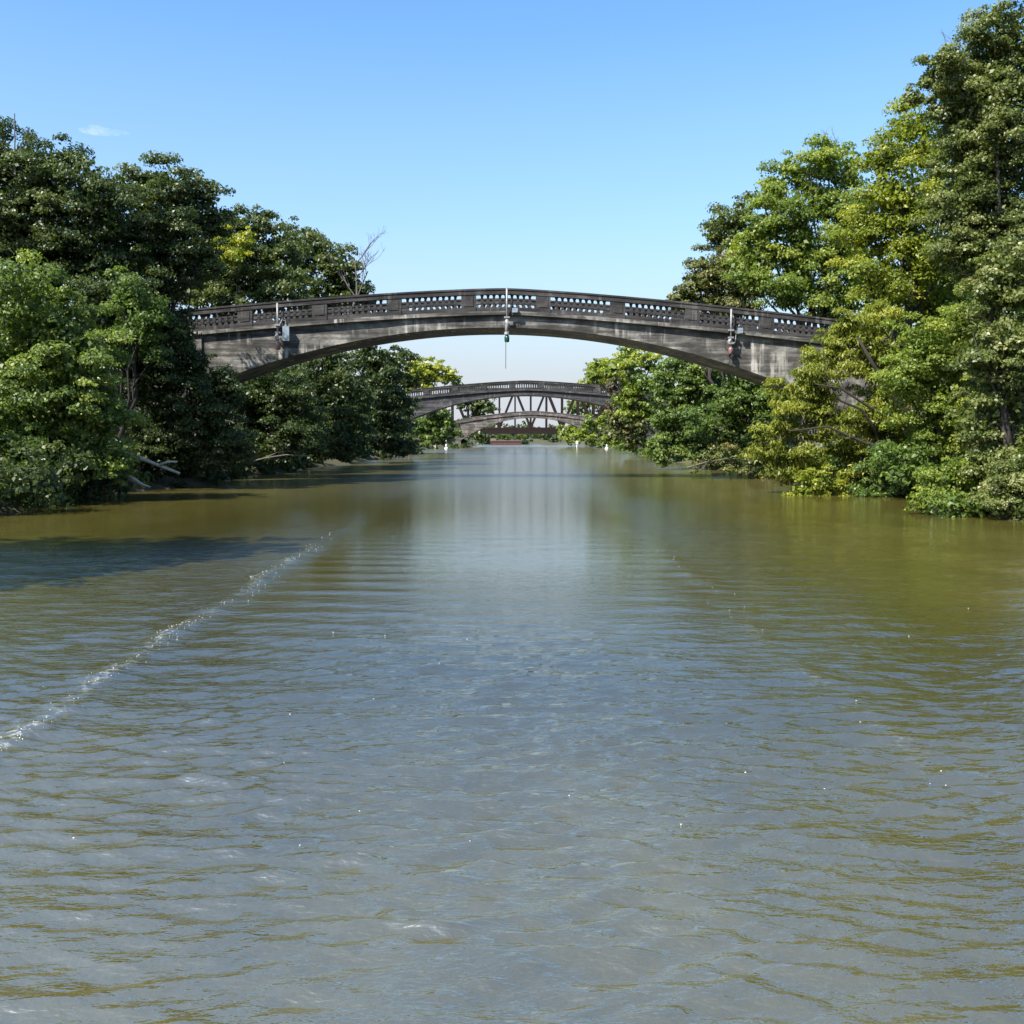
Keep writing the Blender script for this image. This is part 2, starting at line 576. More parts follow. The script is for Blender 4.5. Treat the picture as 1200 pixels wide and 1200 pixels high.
# ------------------------------------------------------------------ bridges
def arch_bridge(name, label, Yb, xc, face, para, fine_parts, tilt=0.0):
    """open-spandrel-less concrete footbridge: parabolic soffit, cambered parapet of balusters"""
    root = thing(name, label, "bridge", (xc, Yb, 0))
    Wd = 4.2
    HALF = 19.35
    zt0 = 11.08                        # top of handrail at the crown
    drop = lambda x: 0.9726 * (abs(x) / 13.716) ** 1.37
    rail = lambda x: zt0 - drop(x) - tilt * x
    deck = lambda x: rail(x) - 1.30
    soff = lambda x: 8.86 - 3.62 * (x / 17.6) ** 2 - tilt * x
    n = 64
    X = [-17.6 + 35.2 * i / n for i in range(n + 1)]
    mb = MB()
    vs, fs = [], []
    for x in X:
        for y, z in ((0, soff(x)), (0, deck(x) - .30), (Wd, deck(x) - .30), (Wd, soff(x))):
            vs.append((x, y, z))
    for i in range(n):
        b = i * 4
        for k in range(4):
            fs.append((b + k, b + (k + 1) % 4, b + 4 + (k + 1) % 4, b + 4 + k))
    mb.add(vs, [tuple(reversed(f)) for f in fs])
    mb.build("arch_span", face, root)
    # arch ring, a little proud of the face
    for y0, y1 in ((-.05, -.002), (Wd + .002, Wd + .05)):
        rb = MB()
        vs, fs = [], []
        for x in X:
            h = .34 + .28 * (abs(x) / 17.6)
            vs += [(x, y0, soff(x) - .003), (x, y0, soff(x) + h), (x, y1, soff(x) + h), (x, y1, soff(x) - .003)]
        for i in range(n):
            b = i * 4
            for k in range(4):
                fs.append((b + k, b + 4 + k, b + 4 + (k + 1) % 4, b + (k + 1) % 4))
        rb.add(vs, fs)
        rb.build("arch_ring", face, root)
    # abutments and wing walls
    for s in (-1, 1):
        ab = MB()
        x0, x1 = sorted((s * 17.602, s * 24.5))
        zt = lambda x: deck(max(-24, min(24, x))) - .30
        vs = [(x0, y, z) for y in (-.12, Wd + .12) for z in (-1.5, zt(x0))] + [(x1, y, z) for y in (-.12, Wd + .12) for z in (-1.5, zt(x1))]
        ab.add(vs, [(0, 1, 3, 2), (4, 6, 7, 5), (0, 4, 5, 1), (2, 3, 7, 6), (1, 5, 7, 3), (0, 2, 6, 4)])
        ab.build("abutment", face, root)
    NX = [-HALF - 5 + (2 * HALF + 10) * i / 80 for i in range(81)]

    def sweep(nm, y0, y1, zb, ztp, mat, lo=-HALF - 5, hi=HALF + 5):
        b = MB()
        vs, fs = [], []
        xs_ = [x for x in NX if lo - .01 <= x <= hi + .01]
        for x in xs_:
            vs += [(x, y0, rail(x) + zb), (x, y0, rail(x) + ztp), (x, y1, rail(x) + ztp), (x, y1, rail(x) + zb)]
        for i in range(len(xs_) - 1):
            q = i * 4
            for k in range(4):
                fs.append((q + k, q + 4 + k, q + 4 + (k + 1) % 4, q + (k + 1) % 4))
        b.add(vs, fs + [(3, 2, 1, 0), tuple(len(vs) - 4 + k for k in range(4))])
        return b.build(nm, mat, root)
    sweep("deck", .0, Wd, -1.598, -1.30, face)
    P = 4.30
    balm = MB()
    # square turned baluster, 4 sided
    prof = [(.15, 0), (.15, .06), (.092, .10), (.118, .36), (.094, .61), (.14, .66), (.14, .72)]
    balm.lathe((0, 0, 0), prof, 4)
    bme = balm.mesh("baluster")
    bme.materials.append(para)
    joined = [MB(), MB()]
    for si, (yo, sgn) in enumerate(((-.16, -1), (Wd - .14, 1))):
        y0, y1 = yo, yo + .30
        sweep("string_course", y0 - (.10 if si == 0 else -.02), y1 + (.10 if si else -.02), -1.50, -1.297, face)
        sweep("plinth", y0 + .02, y1 - .02, -1.293, -1.06, para)
        sweep("handrail", y0 - .05, y1 + .05, -.34, -.10, para)
        sweep("coping", y0 - .09, y1 + .09, -.098, 0, para)
        for k in range(-5, 5):
            xp = (k + .5) * P
            b = MB()
            dz = 0
            hw = .425
            vs = [(xp + sx * hw, y, rail(xp + sx * hw) + z) for sx in (-1, 1) for y in (y0 - .02, y1 + .02) for z in (-1.294, -.30)]
            b.add(vs, [(0, 1, 3, 2), (4, 6, 7, 5), (0, 4, 5, 1), (2, 3, 7, 6), (1, 5, 7, 3), (0, 2, 6, 4)])
            # raised panel on the pilaster
            yf = y0 - .02 if si == 0 else y1 + .02
            ya, yb2 = (yf - .03, yf - .001) if si == 0 else (yf + .001, yf + .03)
            vs = [(xp + sx * .27, y, rail(xp + sx * .27) + z) for sx in (-1, 1) for y in (ya, yb2) for z in (-.98, -.42)]
            b.add(vs, [(0, 1, 3, 2), (4, 6, 7, 5), (0, 4, 5, 1), (2, 3, 7, 6), (1, 5, 7, 3), (0, 2, 6, 4)])
            b.build("pilaster", para, root)
        for k in range(-4, 5):
            for j in range(11):
                xb = k * P + (j - 5) * .345
                z = rail(xb) - 1.06
                if fine_parts and 1 <= j <= 9:
                    o = bpy.data.objects.new("baluster", bme)
                    COL.objects.link(o)
                    o.parent = root
                    o.location = (xb, (y0 + y1) / 2, z)
                elif not fine_parts:
                    joined[si].lathe((xb, (y0 + y1) / 2, z), prof, 4)
        # solid end walls beyond the last panel
        for s in (-1, 1):
            lo, hi = sorted((s * 19.9, s * 24.3))
            sweep("end_wall", y0 + .01, y1 - .01, -1.06, -.34, para, lo, hi)
    if not fine_parts:
        for j in joined:
            j.build("baluster_row", para, root)['kind'] = 'stuff'
    return rail


rail1 = arch_bridge("footbridge", "nearest concrete arch footbridge with open baluster railing and stained dark face", 60, -.35, M['concrete'], M['parapet'], True, .0127)
rail2 = arch_bridge("footbridge", "second concrete arch footbridge, small and dark, seen below the nearest arch", 155, 2.2, M['concrete_second_shaded'], M['parapet'], False, 0.0)


def low_arch():
    Yb, xc = 255, 4.9
    root = thing("footbridge", "farthest pale brown concrete arch springing low from the water before the truss", "bridge", (xc, Yb, 0))
    Wd = 5
    top = lambda x: 9.15 - 2.3 * (abs(x) / 19.0) ** 1.5
    sof = lambda x: 7.45 - 5.6 * (abs(x) / 17.6) ** 2.1
    n = 50
    X = [-17.6 + 35.2 * i / n for i in range(n + 1)]

    def strip(nm, xs_, y0, y1, zb, zt, mat):
        b = MB()
        vs, fs = [], []
        for x in xs_:
            vs += [(x, y0, zb(x)), (x, y0, zt(x)), (x, y1, zt(x)), (x, y1, zb(x))]
        for i in range(len(xs_) - 1):
            q = i * 4
            for k in range(4):
                fs.append((q + k, q + 4 + k, q + 4 + (k + 1) % 4, q + (k + 1) % 4))
        b.add(vs, fs + [(3, 2, 1, 0), tuple(len(vs) - 4 + k for k in range(4))])
        return b.build(nm, mat, root)
    strip("arch_span", X, 0, Wd, sof, lambda x: top(x) - .95, M['concrete_far'])
    strip("arch_ring", X, -.12, -.003, lambda x: sof(x) - .01, lambda x: sof(x) + .42, M['concrete_far'])
    X2 = [-24 + 48 * i / 60 for i in range(61)]
    strip("string_course", X2, -.22, Wd + .22, lambda x: top(x) - .948, lambda x: top(x) - .72, M['concrete_far'])
    strip("parapet", X2, -.02, .3, lambda x: top(x) - .718, lambda x: top(x) - .16, M['concrete_far'])
    strip("parapet", X2, Wd - .3, Wd + .02, lambda x: top(x) - .718, lambda x: top(x) - .16, M['concrete_far'])
    strip("coping", X2, -.1, .4, lambda x: top(x) - .158, top, M['concrete_far'])
    strip("coping", X2, Wd - .4, Wd + .1, lambda x: top(x) - .158, top, M['concrete_far'])
    for s in (-1, 1):
        lo, hi = sorted((s * 17.602, s * 23.9))
        b = MB().box(lo, hi, -.1, Wd + .1, -1.5, top(23.9) - .96)
        b.build("abutment", M['concrete_far'], root)


low_arch()


def truss():
    Yb, xc = 300, 5.5
    root = thing("truss_bridge", "rusty steel railway truss bridge behind the arch bridges", "bridge", (xc, Yb, 0))
    zb, zt, pan, np_ = 5.3, 16.6, 4.6, 12
    x0 = -pan * np_ / 2
    for y in (0, 6.2):
        MB().box(x0, -x0, y - .25, y + .25, zb - .5, zb + .2).build("bottom_chord", M['rust'], root)
        MB().box(x0 + pan, -x0 - pan, y - .25, y + .25, zt - .3, zt + .3).build("top_chord", M['rust'], root)
        for i in range(np_ + 1):
            x = x0 + i * pan
            if 0 < i < np_:
                MB().bar((x, y, zb + .2), (x, y, zt - .3), .46).build("vertical_member", M['rust'], root)
        for i in range(np_):
            x = x0 + i * pan
            up = i % 2 == 0
            MB().bar((x, y + .01, zb if up else zt), (x + pan, y + .01, zt if up else zb), .58, .44).build("diagonal_member", M['rust'], root)
    MB().box(x0 - 12, -x0 + 12, -.6, 6.8, zb - 1.65, zb - .52).build("deck_girder", M['rust'], root)
    for i in range(np_ + 1):
        x = x0 + i * pan
        MB().box(x - .2, x + .2, -.62, 6.82, zb - .519, zb - .2).build("floor_beam", M['rust'], root)
        if 0 < i < np_:
            MB().bar((x, .26, zt), (x, 5.94, zt), .25).build("top_strut", M['rust'], root)
    for s in (-1, 1):
        lo, hi = sorted((s * 22, s * 27))
        MB().box(lo, hi, -1, 7.2, -1.5, zb - 1.655).build("pier", M['concrete_far'], root)


truss()


# ------------------------------------------------------------------ navigation lights on the near bridge
def nav_centre():
    Y = 59.55
    p = at(594, 341, Y)
    root = thing("navigation_light", "green navigation lantern on a pipe hanging below the crown of the near arch", "light", (p.x, Y, p.z))
    z = lambda py: at(594, py, Y).z - p.z
    MB().tube([(0, 0, z(337)), (0, 0, z(374))], [.06, .06], 8).build("pipe", M['galv'], root, True)
    MB().tube([(0, 0, z(374)), (.02, 0, z(379)), (-.02, 0, z(384)), (0, 0, z(389))], [.10, .16, .09, .13], 8).build("clamp", M['galv'], root, True)
    for dz in (372, 378):
        MB().box(-.16, .16, -.12, .13, z(dz) - .05, z(dz) + .05).build("bracket", M['galv'], root)
    MB().lathe((0, 0, z(392.5)), [(.05, .22), (.16, .16), (.17, .02), (.09, 0)][::-1], 10).build("lantern_cap", M['galv'], root)
    MB().lathe((0, 0, z(401)), [(.10, 0), (.14, .04), (.15, .28), (.10, .40)], 12).build("lens", M['greenlens'], root, True)
    MB().tube([(-.06, 0, z(401)), (-.07, 0, z(432))], [.02, .018], 6).build("rod", M['steel_dark'], root)
    MB().tube([(0, .02, z(366)), (.25, .05, z(364)), (.32, .1, z(370))], [.03, .03, .03], 6).build("cable", M['black'], root)
    MB().box(.30, .62, -.02, .14, z(366), z(361)).build("junction_box", M['greybox'], root)


def nav_side(px, y0, y1, label, red):
    Y = 59.6
    p = at(px, y0, Y)
    root = thing("navigation_light", label, "light", (p.x, Y, p.z))
    z = lambda py: at(px, py, Y).z - p.z
    L = y1 - y0
    MB().tube([(0, 0, z(y0 - 2)), (0, 0, z(y0 + L * .62))], [.055, .055], 8).build("pipe", M['galv'], root, True)
    for k in (.45, .62, .75):
        MB().box(-.15, .15, -.1, .16, z(y0 + L * k) - .05, z(y0 + L * k) + .05).build("bracket", M['galv'], root)
    MB().tube([(0, 0, z(y0 + L * .62)), (-.08, 0, z(y0 + L * .72)), (0, 0, z(y0 + L * .80))], [.09, .13, .07], 8).build("clamp", M['galv'], root, True)
    MB().lathe((0, 0, z(y1)), [(.11, 0), (.15, .05), (.15, .3), (.07, .42)], 10).build("lens", M['redlens'] if red else M['white'], root, True)
    if px < 600:
        MB().box(.28, .66, -.06, .2, z(y0 + L * .80), z(y0 + L * .48)).build("control_box", M['greybox'], root)
        MB().tube([(.47, .05, z(y0 + L * .48)), (.44, .05, z(y0 + L * .36)), (.25, .05, z(y0 + L * .33)), (0.03, .02, z(y0 + L * .5))], [.035] * 4, 6).build("conduit", M['galv'], root)
    else:
        MB().box(.38, .66, -.12, .02, z(y0 + L * .52), z(y0 + L * .40)).build("junction_box", M['greybox'], root)
        MB().tube([(.3, .05, z(y0 + L * .55)), (.26, .05, z(y0 + L * .72)), (.05, .03, z(y0 + L * .78))], [.03] * 3, 6).build("conduit", M['galv'], root)
        MB().tube([(-.3, .05, z(y0 + L * .62)), (-.32, .05, z(y0 + L * .85)), (-.05, .03, z(y0 + L * .95))], [.035] * 3, 6).build("cable", M['black'], root)


nav_centre()
nav_side(325, 357, 410, "navigation light with pipe and blue grey box on the left haunch of the near bridge", True)
nav_side(857, 364, 415, "navigation light on a pale pipe on the right haunch of the near bridge", True)


# ------------------------------------------------------------------ barge and buoys
def barge():
    p = at(593, 519.5, 360)
    root = thing("barge", "low dark red work barge moored under the far truss bridge", "barge", (p.x, 360, 0))
    b = MB()
    L, B = 5.6, 3.0
    sec = [(-L, .9, 1.0), (-L * .8, -.3, 1.0), (L * .85, -.3, 1.0), (L, .8, 1.0)]
    vs = []
    for x, zb, k in sec:
        vs += [(x, -B * k, zb), (x, -B * k, 1.45), (x, B * k, 1.45), (x, B * k, zb)]
    fs = []
    for i in range(3):
        q = i * 4
        for k in range(4): fs.append((q + k, q + 4 + k, q + 4 + (k + 1) % 4, q + (k + 1) % 4))
    b.add(vs, fs + [(3, 2, 1, 0), (12, 13, 14, 15)])
    b.build("hull", M['bargered'], root)
    MB().box(-L + .1, L - .1, -B + .1, B - .1, 1.452, 1.6).build("deck", M['bargetan'], root)
    MB().box(-L + .2, -L + 2.0, -1.6, 1.6, 1.602, 2.3).build("wheelhouse", M['bargetan'], root)
    for x in (-2.5, 1, 3.2, 4.8):
        MB().lathe((x, -B + .4, 1.602), [(.12, 0), (.12, .35), (.2, .36), (.2, .45)], 8).build("bollard", M['black'], root)
    MB().box(-L, L, -B - .12, -B - .003, 1.05, 1.3).build("rubbing_strake", M['black'], root)


barge()


def buoy(px, py, Y, h, label):
    p = at(px, py, Y)
    root = thing("buoy", label, "buoy", (p.x, Y, 0), "white channel buoys")
    MB().lathe((0, 0, -.2), [(.3, 0), (.4, .1), (.4, .45), (.28, .6), (.16, .7)], 14).build("float", M['white'], root, True)
    MB().lathe((0, 0, .58), [(.14, 0), (.2, .1), (.2, h - 1.15), (.12, h - 1.1), (.12, h - .85), (.04, h - .7)], 12).build("marker", M['white'], root, True)


buoy(523, 525.5, 225, 2.1, "white channel buoy by the left bank before the far arch")
buoy(711, 526, 222, 1.3, "short white channel buoy by the right bank before the far arch")


def marker_post():
    p = at(676, 520, 225)
    root = thing("marker_post", "white marker post standing in the shallows before the bushes right of the far arch", "marker", (p.x, 225, 0))
    MB().tube([(0, 0, -1), (0, 0, 1.9)], [.09, .07], 8).build("post", M['white'], root, True)
    MB().box(-.22, .22, -.15, -.10, 1.2, 1.75).build("board", M['white'], root)


marker_post()


# ------------------------------------------------------------------ foliage
def unit(v): return v / np.maximum(np.linalg.norm(v, axis=-1, keepdims=True), 1e-6)


class Leaves:
    def __init__(s): s.P, s.N, s.L, s.T, s.asp, s.sw = [], [], [], [], .62, 0

    def lobe(s, c, R, leaf, dens=1.0, clump=.62, rng=RNG, droop=.25, tone=0.0, core=.28):
        """one bough: leaf sprays gathered in sub-clumps over an ellipsoid"""
        c = np.asarray(c, float)
        R = np.asarray(R, float)
        Rm = float(np.mean(R))
        cl = min(clump, Rm * .45)
        nsub = max(5, int(2.3 * (Rm / cl) ** 2))
        d = unit(rng.normal(size=(nsub, 3)))
        rr = np.where(rng.random(nsub) < .78, rng.uniform(.70, 1.12, nsub), rng.uniform(.25, .72, nsub))
        sc = c + d * R * rr[:, None]
        scl = cl * rng.uniform(.45, 1.45, nsub)
        ntot = int(dens * 1.25 * 4 * math.pi * Rm * Rm / (leaf * leaf * .62))
        k = rng.choice(nsub, ntot, p=scl ** 2 / np.sum(scl ** 2))
        q = unit(rng.normal(size=(ntot, 3)))
        q[:, 2] = np.where(q[:, 2] < -.25, -q[:, 2] * .7, q[:, 2])
        rad = rng.random(ntot) ** .45
        pos = sc[k] + q * (scl[k] * rad)[:, None] * np.array((1.1, 1.1, .8))
        out = unit(pos - c) * .35 + q * .45
        nrm = unit(out + np.array((0, 0, .3)) + rng.normal(0, .5, (ntot, 3)))
        sub_t = rng.normal(0, .17, nsub)
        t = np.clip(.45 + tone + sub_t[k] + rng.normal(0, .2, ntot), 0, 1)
        L = leaf * rng.uniform(.65, 1.35, ntot)
        s.P.append(pos); s.N.append(nrm); s.L.append(L); s.T.append(t)
        # sparse big leaves inside, so the sky does not shine straight through
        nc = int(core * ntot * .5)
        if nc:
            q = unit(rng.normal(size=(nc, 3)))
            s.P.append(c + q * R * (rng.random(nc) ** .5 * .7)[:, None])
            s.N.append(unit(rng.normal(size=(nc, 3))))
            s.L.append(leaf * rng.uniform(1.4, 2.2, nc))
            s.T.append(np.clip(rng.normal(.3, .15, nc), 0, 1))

    def build(s, name, mat, parent=None, origin=(0, 0, 0), droop=.3, asp=.62, rng=RNG):
        P = np.concatenate(s.P) - np.asarray(origin, float)
        Nn, L, T = np.concatenate(s.N), np.concatenate(s.L), np.concatenate(s.T)
        n = len(P)
        a = rng.normal(size=(n, 3))
        a[:, 2] -= droop * 1.6
        t = unit(a - Nn * np.sum(a * Nn, 1, keepdims=True))
        b = np.cross(Nn, t)
        hw = (L * asp * .5)[:, None]
        hL = (L * .5)[:, None]
        fold = Nn * (L * .10)[:, None]
        co = np.empty((n, 4, 3))
        co[:, 0] = P - t * hL
        co[:, 1] = P + b * hw + fold - t * hL * .15
        co[:, 2] = P + t * hL - fold * .8
        co[:, 3] = P - b * hw + fold - t * hL * .15
        return raw(name, co.reshape(-1, 3), np.arange(4 * n).reshape(n, 4), mat, tone=T, parent=parent)


NLEAF = 0


def wobble(a, b, n, amp, rnd):
    a, b = Vector(a), Vector(b)
    r = []
    for i in range(n + 1):
        u = i / n
        p = a.lerp(b, u)
        k = math.sin(u * math.pi) * amp
        r.append(p + Vector((rnd.uniform(-k, k), rnd.uniform(-k, k), rnd.uniform(-k, k) * .5)))
    return r


def tree(name, label, mat, Y, lobes, cat="tree", base=None, leafpx=3.35, dens=1.0, clump=.5, group=None, droop=.3, asp=.62,
         depth=1.0, trunk_r=None, tone=0.0, bark='bark', seed=0, limbs=True):
    """lobes: (px, py, radius px [, dY]) measured on the photograph at distance Y, turned into metres"""
    global NLEAF
    rnd = random.Random(hash((name, round(Y * 10), lobes[0][0])) & 0xffff)
    W = []
    for l in lobes:
        dy = l[3] if len(l) > 3 else rnd.uniform(-.8, 1.2) * l[2] * Y / F * .5
        c = at(l[0], l[1], Y + dy)
        r = l[2] * Y / F
        W.append((c, r))
    mx = sum(c.x * r for c, r in W) / sum(r for c, r in W)
    if base is None:
        bx = mx
        lft, rgt = float(cx(Y) - hl(Y)), float(cx(Y) + hr(Y))
        bx = min(bx, lft - 1.2) if mx < cx(Y) else max(bx, rgt + 1.2)
        base = (bx, Y)
    bz = float(ground_z(base[0], base[1]))
    B = Vector((base[0], base[1], bz - .1))
    root = thing(name, label, cat, B, group)
    lv = Leaves()
    leaf = leafpx * Y / F
    for c, r in W:
        lv.lobe(c, (r * 1.1, r * 1.1 * depth, r * 1.04), leaf, dens * 1.2, clump * (Y / 50) ** .4, tone=tone + rnd.uniform(-.16, .16))
    lv.build("crown", mat, root, B, droop, asp)
    NLEAF += sum(len(x) for x in lv.P)
    hi = max(c.z for c, r in W)
    H = hi - B.z
    tr = trunk_r or max(.05, min(.26, .018 * H + .03))
    mb = MB()
    topc = max(W, key=lambda q: q[0].z)[0]
    fork = Vector((mx, Y, B.z + H * .45)) - B
    stem = wobble((0, 0, 0), fork, 4, .04 * H, rnd) + wobble(fork, topc - B, 4, .05 * H, rnd)[1:]
    mb.tube(stem, [tr * (1.25 if i == 0 else 1) * (1 - .112 * i) for i in range(len(stem))], 8)
    if limbs:
        for c, r in W:
            if c == topc: continue
            st = stem[rnd.choice((2, 3, 4))]
            pts = wobble(st, c - B, 4, .06 * (c - B - st).length, rnd)
            mb.tube(pts, [min(tr * .36, r * .07) * (1 - .19 * i) + .012 for i in range(5)], 6)
            for _ in range(3):
                e = c - B + Vector((rnd.uniform(-1, 1), rnd.uniform(-1, 1), rnd.uniform(-.4, 1))) * r * .85
                mb.tube(wobble(pts[3], e, 2, .1 * r, rnd), [tr * .16 + .012, tr * .1 + .008, .008], 5)
    mb.build("trunk", M[bark], root, True)
    return root


# --- left bank, near to far
def px_of(x, Y, z, r): return (600 + x * F / Y, HOR - (z - CAMZ) * F / Y, r * F / Y)


tree("tree", "tall bank tree past the left edge of the view that shades the ruffled water", M['leaf_dark'], 14,
     [px_of(-20, 14, 12, 3.2), px_of(-17.5, 14, 10, 2.6), px_of(-22, 14, 14, 3), px_of(-18.5, 14, 15, 2.4)], leafpx=22, dens=1.3)
tree("tree", "bright green bushy tree at the far left beside the water, lit on top", M['leaf_bush'], 40,
     [(20, 350, 48), (60, 385, 52), (15, 420, 60), (95, 425, 46), (60, 470, 62), (118, 480, 38), (15, 500, 60), (95, 525, 48), (40, 548, 40), (128, 540, 26), (5, 560, 40), (75, 560, 26)], leafpx=4.2)
tree("tree", "tall dark oak crown above the bright bush at the left edge", M['leaf_dark'], 50,
     [(20, 208, 46), (62, 200, 36), (105, 218, 40), (40, 255, 60), (110, 260, 55), (-20, 260, 60), (75, 310, 60), (130, 330, 50), (20, 320, 60), (140, 390, 55), (-10, 175, 30)], base=(-24, 51))
tree("tree", "broad dark tree with rounded top just left of the near bridge", M['leaf_dark'], 53,
     [(160, 228, 34), (205, 222, 34), (185, 265, 48), (228, 255, 28), (240, 228, 22), (248, 262, 22), (246, 300, 22), (160, 300, 48), (205, 310, 44), (175, 365, 46), (192, 380, 30), (165, 420, 46)], base=(-21.5, 53))
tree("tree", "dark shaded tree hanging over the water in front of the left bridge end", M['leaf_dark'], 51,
     [(192, 445, 36), (212, 412, 22), (232, 432, 20), (258, 447, 15), (218, 392, 12), (180, 490, 50), (235, 480, 40), (265, 455, 22), (255, 510, 36), (215, 530, 40), (165, 535, 36), (272, 530, 22)], tone=-.3)  # leaf tone lowered, shade put into the colour
tree("tree", "small light green sapling in the shade between the bright bush and the dark trees", M['leaf_mid'], 47,
     [(150, 345, 26), (165, 375, 24), (140, 400, 26), (175, 410, 18)], bark='bark_dark')
tree("tree", "green tree with a yellowing top showing above the left bridge railing", M['leaf_dark'], 74,
     [(268, 262, 22), (248, 285, 28), (238, 335, 26), (226, 312, 24), (215, 340, 24), (300, 264, 22), (290, 300, 36), (255, 310, 36), (325, 300, 34), (305, 335, 36), (262, 350, 36), (340, 340, 30)], tone=.18)
tree("tree", "yellow tinged maple bough tree beside the rounded dark crown", M['leaf_yellow'], 71,
     [(268, 285, 14), (285, 280, 13), (278, 298, 15), (262, 300, 12)], dens=.8, tone=.15, limbs=False, trunk_r=.03)
tree("tree", "olive green tree above the bridge railing below the bare dead crown", M['leaf_dark'], 88,
     [(350, 285, 24), (372, 300, 28), (398, 312, 24), (345, 320, 28), (385, 335, 28), (412, 340, 20), (430, 356, 11), (370, 360, 26), (410, 355, 24)], tone=.2)
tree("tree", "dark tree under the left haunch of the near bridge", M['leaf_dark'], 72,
     [(310, 450, 36), (335, 475, 38), (300, 495, 34), (345, 510, 36), (318, 525, 26), (290, 470, 25)], tone=-.25)  # here and on the next three, bank shade is mixed into leaf tone
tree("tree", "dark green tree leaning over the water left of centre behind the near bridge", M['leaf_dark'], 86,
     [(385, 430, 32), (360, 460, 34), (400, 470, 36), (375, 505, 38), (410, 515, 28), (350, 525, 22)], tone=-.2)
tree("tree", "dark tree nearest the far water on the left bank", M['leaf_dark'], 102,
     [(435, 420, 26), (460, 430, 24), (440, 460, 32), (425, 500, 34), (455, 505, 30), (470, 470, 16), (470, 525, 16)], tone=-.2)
tree("tree", "slim dark tree ending the left row against the bright far water", M['leaf_dark'], 118,
     [(472, 418, 13), (465, 450, 20), (474, 480, 13), (468, 505, 20), (477, 525, 11), (478, 445, 10)], tone=-.2)
tree("tree", "sunny yellow green tree beyond the second bridge on the left", M['leaf_yellow'], 195,
     [(490, 432, 15), (508, 434, 13), (524, 441, 12), (500, 448, 16), (535, 449, 8), (480, 445, 15)], leafpx=3.6, tone=.1)
tree("tree", "dark green tree at the left foot of the far arch", M['leaf_mid'], 180,
     [(500, 478, 13), (515, 485, 13), (505, 500, 14), (525, 497, 11), (518, 511, 12), (498, 515, 11), (488, 500, 12), (532, 510, 8)], leafpx=3.6, tone=-.1)
tree("tree", "dark tree standing behind the left half of the far arch", M['leaf_dark'], 275,
     [(545, 470, 14), (560, 478, 13), (572, 476, 10), (552, 497, 12), (562, 510, 9)], leafpx=3.4)

# --- right bank, near to far
tree("tree", "tallest tree at the upper right corner with bare twigs on its left", M['leaf_grey'], 38,
     [(1180, 45, 46), (1150, 70, 36), (1110, 78, 28), (1090, 92, 16), (1195, 110, 55), (1150, 130, 46), (1185, 190, 55), (1140, 195, 42), (1160, 255, 48), (1200, 260, 50), (1095, 125, 10), (1068, 113, 12), (1120, 250, 36), (1112, 290, 32), (1150, 300, 38), (1185, 310, 40), (1125, 155, 30), (1165, 105, 40), (1128, 110, 28), (1175, 150, 46), (1135, 220, 34)], tone=-.05, clump=.45, base=(19.5, 40), limbs=False, trunk_r=.16)
tree("tree", "silvery leaved tree filling the right edge of the photo", M['leaf_grey'], 33,
     [(1190, 320, 46), (1165, 350, 36), (1190, 400, 52), (1150, 420, 34), (1180, 470, 48), (1145, 490, 34), (1195, 540, 46), (1160, 545, 34)], tone=.1, clump=.42, leafpx=4.4)
tree("tree", "yellow green maple with layered sunlit boughs on the right", M['leaf_yellow'], 50,
     [(1065, 155, 32), (1095, 175, 30), (1035, 185, 28), (1050, 225, 44), (1100, 235, 42), (1020, 260, 34), (1065, 290, 46), (1115, 300, 44), (1035, 335, 40), (1010, 305, 26), (1095, 355, 42)], clump=.7)
tree("tree", "full green tree with feathery upswept boughs right of the bridge", M['leaf_bright'], 67,
     [(930, 200, 26), (965, 190, 26), (995, 195, 26), (905, 230, 24), (945, 245, 36), (985, 245, 34), (900, 275, 34), (940, 295, 38), (985, 305, 38), (880, 320, 32), (925, 340, 36), (975, 355, 38), (1005, 345, 30), (890, 300, 22)], clump=.75, tone=-.08)
tree("tree", "dark crown with loose outline behind the feathery green tree", M['leaf_grey'], 78,
     [(845, 258, 18), (868, 248, 18), (855, 280, 26), (835, 272, 12), (870, 305, 26), (885, 270, 15)], tone=-.25, dens=.85)
tree("tree", "olive green round tree above the right half of the bridge railing", M['leaf_olive'], 75,
     [(835, 315, 26), (815, 335, 22), (855, 330, 30), (830, 360, 26), (870, 350, 26), (795, 345, 12), (800, 360, 15), (785, 352, 7)])
tree("tree", "bright green tree behind the golden willow on the right", M['leaf_bright'], 42,
     [(1080, 405, 40), (1120, 415, 36), (1060, 450, 40), (1110, 465, 40), (1130, 380, 34), (1090, 500, 38), (1125, 520, 30)])
willow = tree("willow", "golden green willow leaning over the water at the right bridge end", M['leaf_willow'], 46,
     [(1003, 388, 22), (985, 418, 26), (1015, 420, 30), (948, 450, 24), (1035, 455, 30), (960, 460, 34), (915, 470, 20), (930, 500, 30), (975, 500, 30), (905, 510, 18), (915, 540, 24), (950, 545, 30), (985, 570, 24), (1000, 540, 26), (945, 572, 20), (890, 530, 16), (978, 400, 18), (955, 428, 20), (990, 378, 13), (1040, 415, 28), (1050, 490, 32), (1060, 525, 28), (1020, 500, 32), (1030, 380, 22)],
     leafpx=5.2, dens=1.75, tone=.06, droop=1.1, asp=.27, clump=.5, limbs=False, trunk_r=.05, base=(16.6, 45.5))
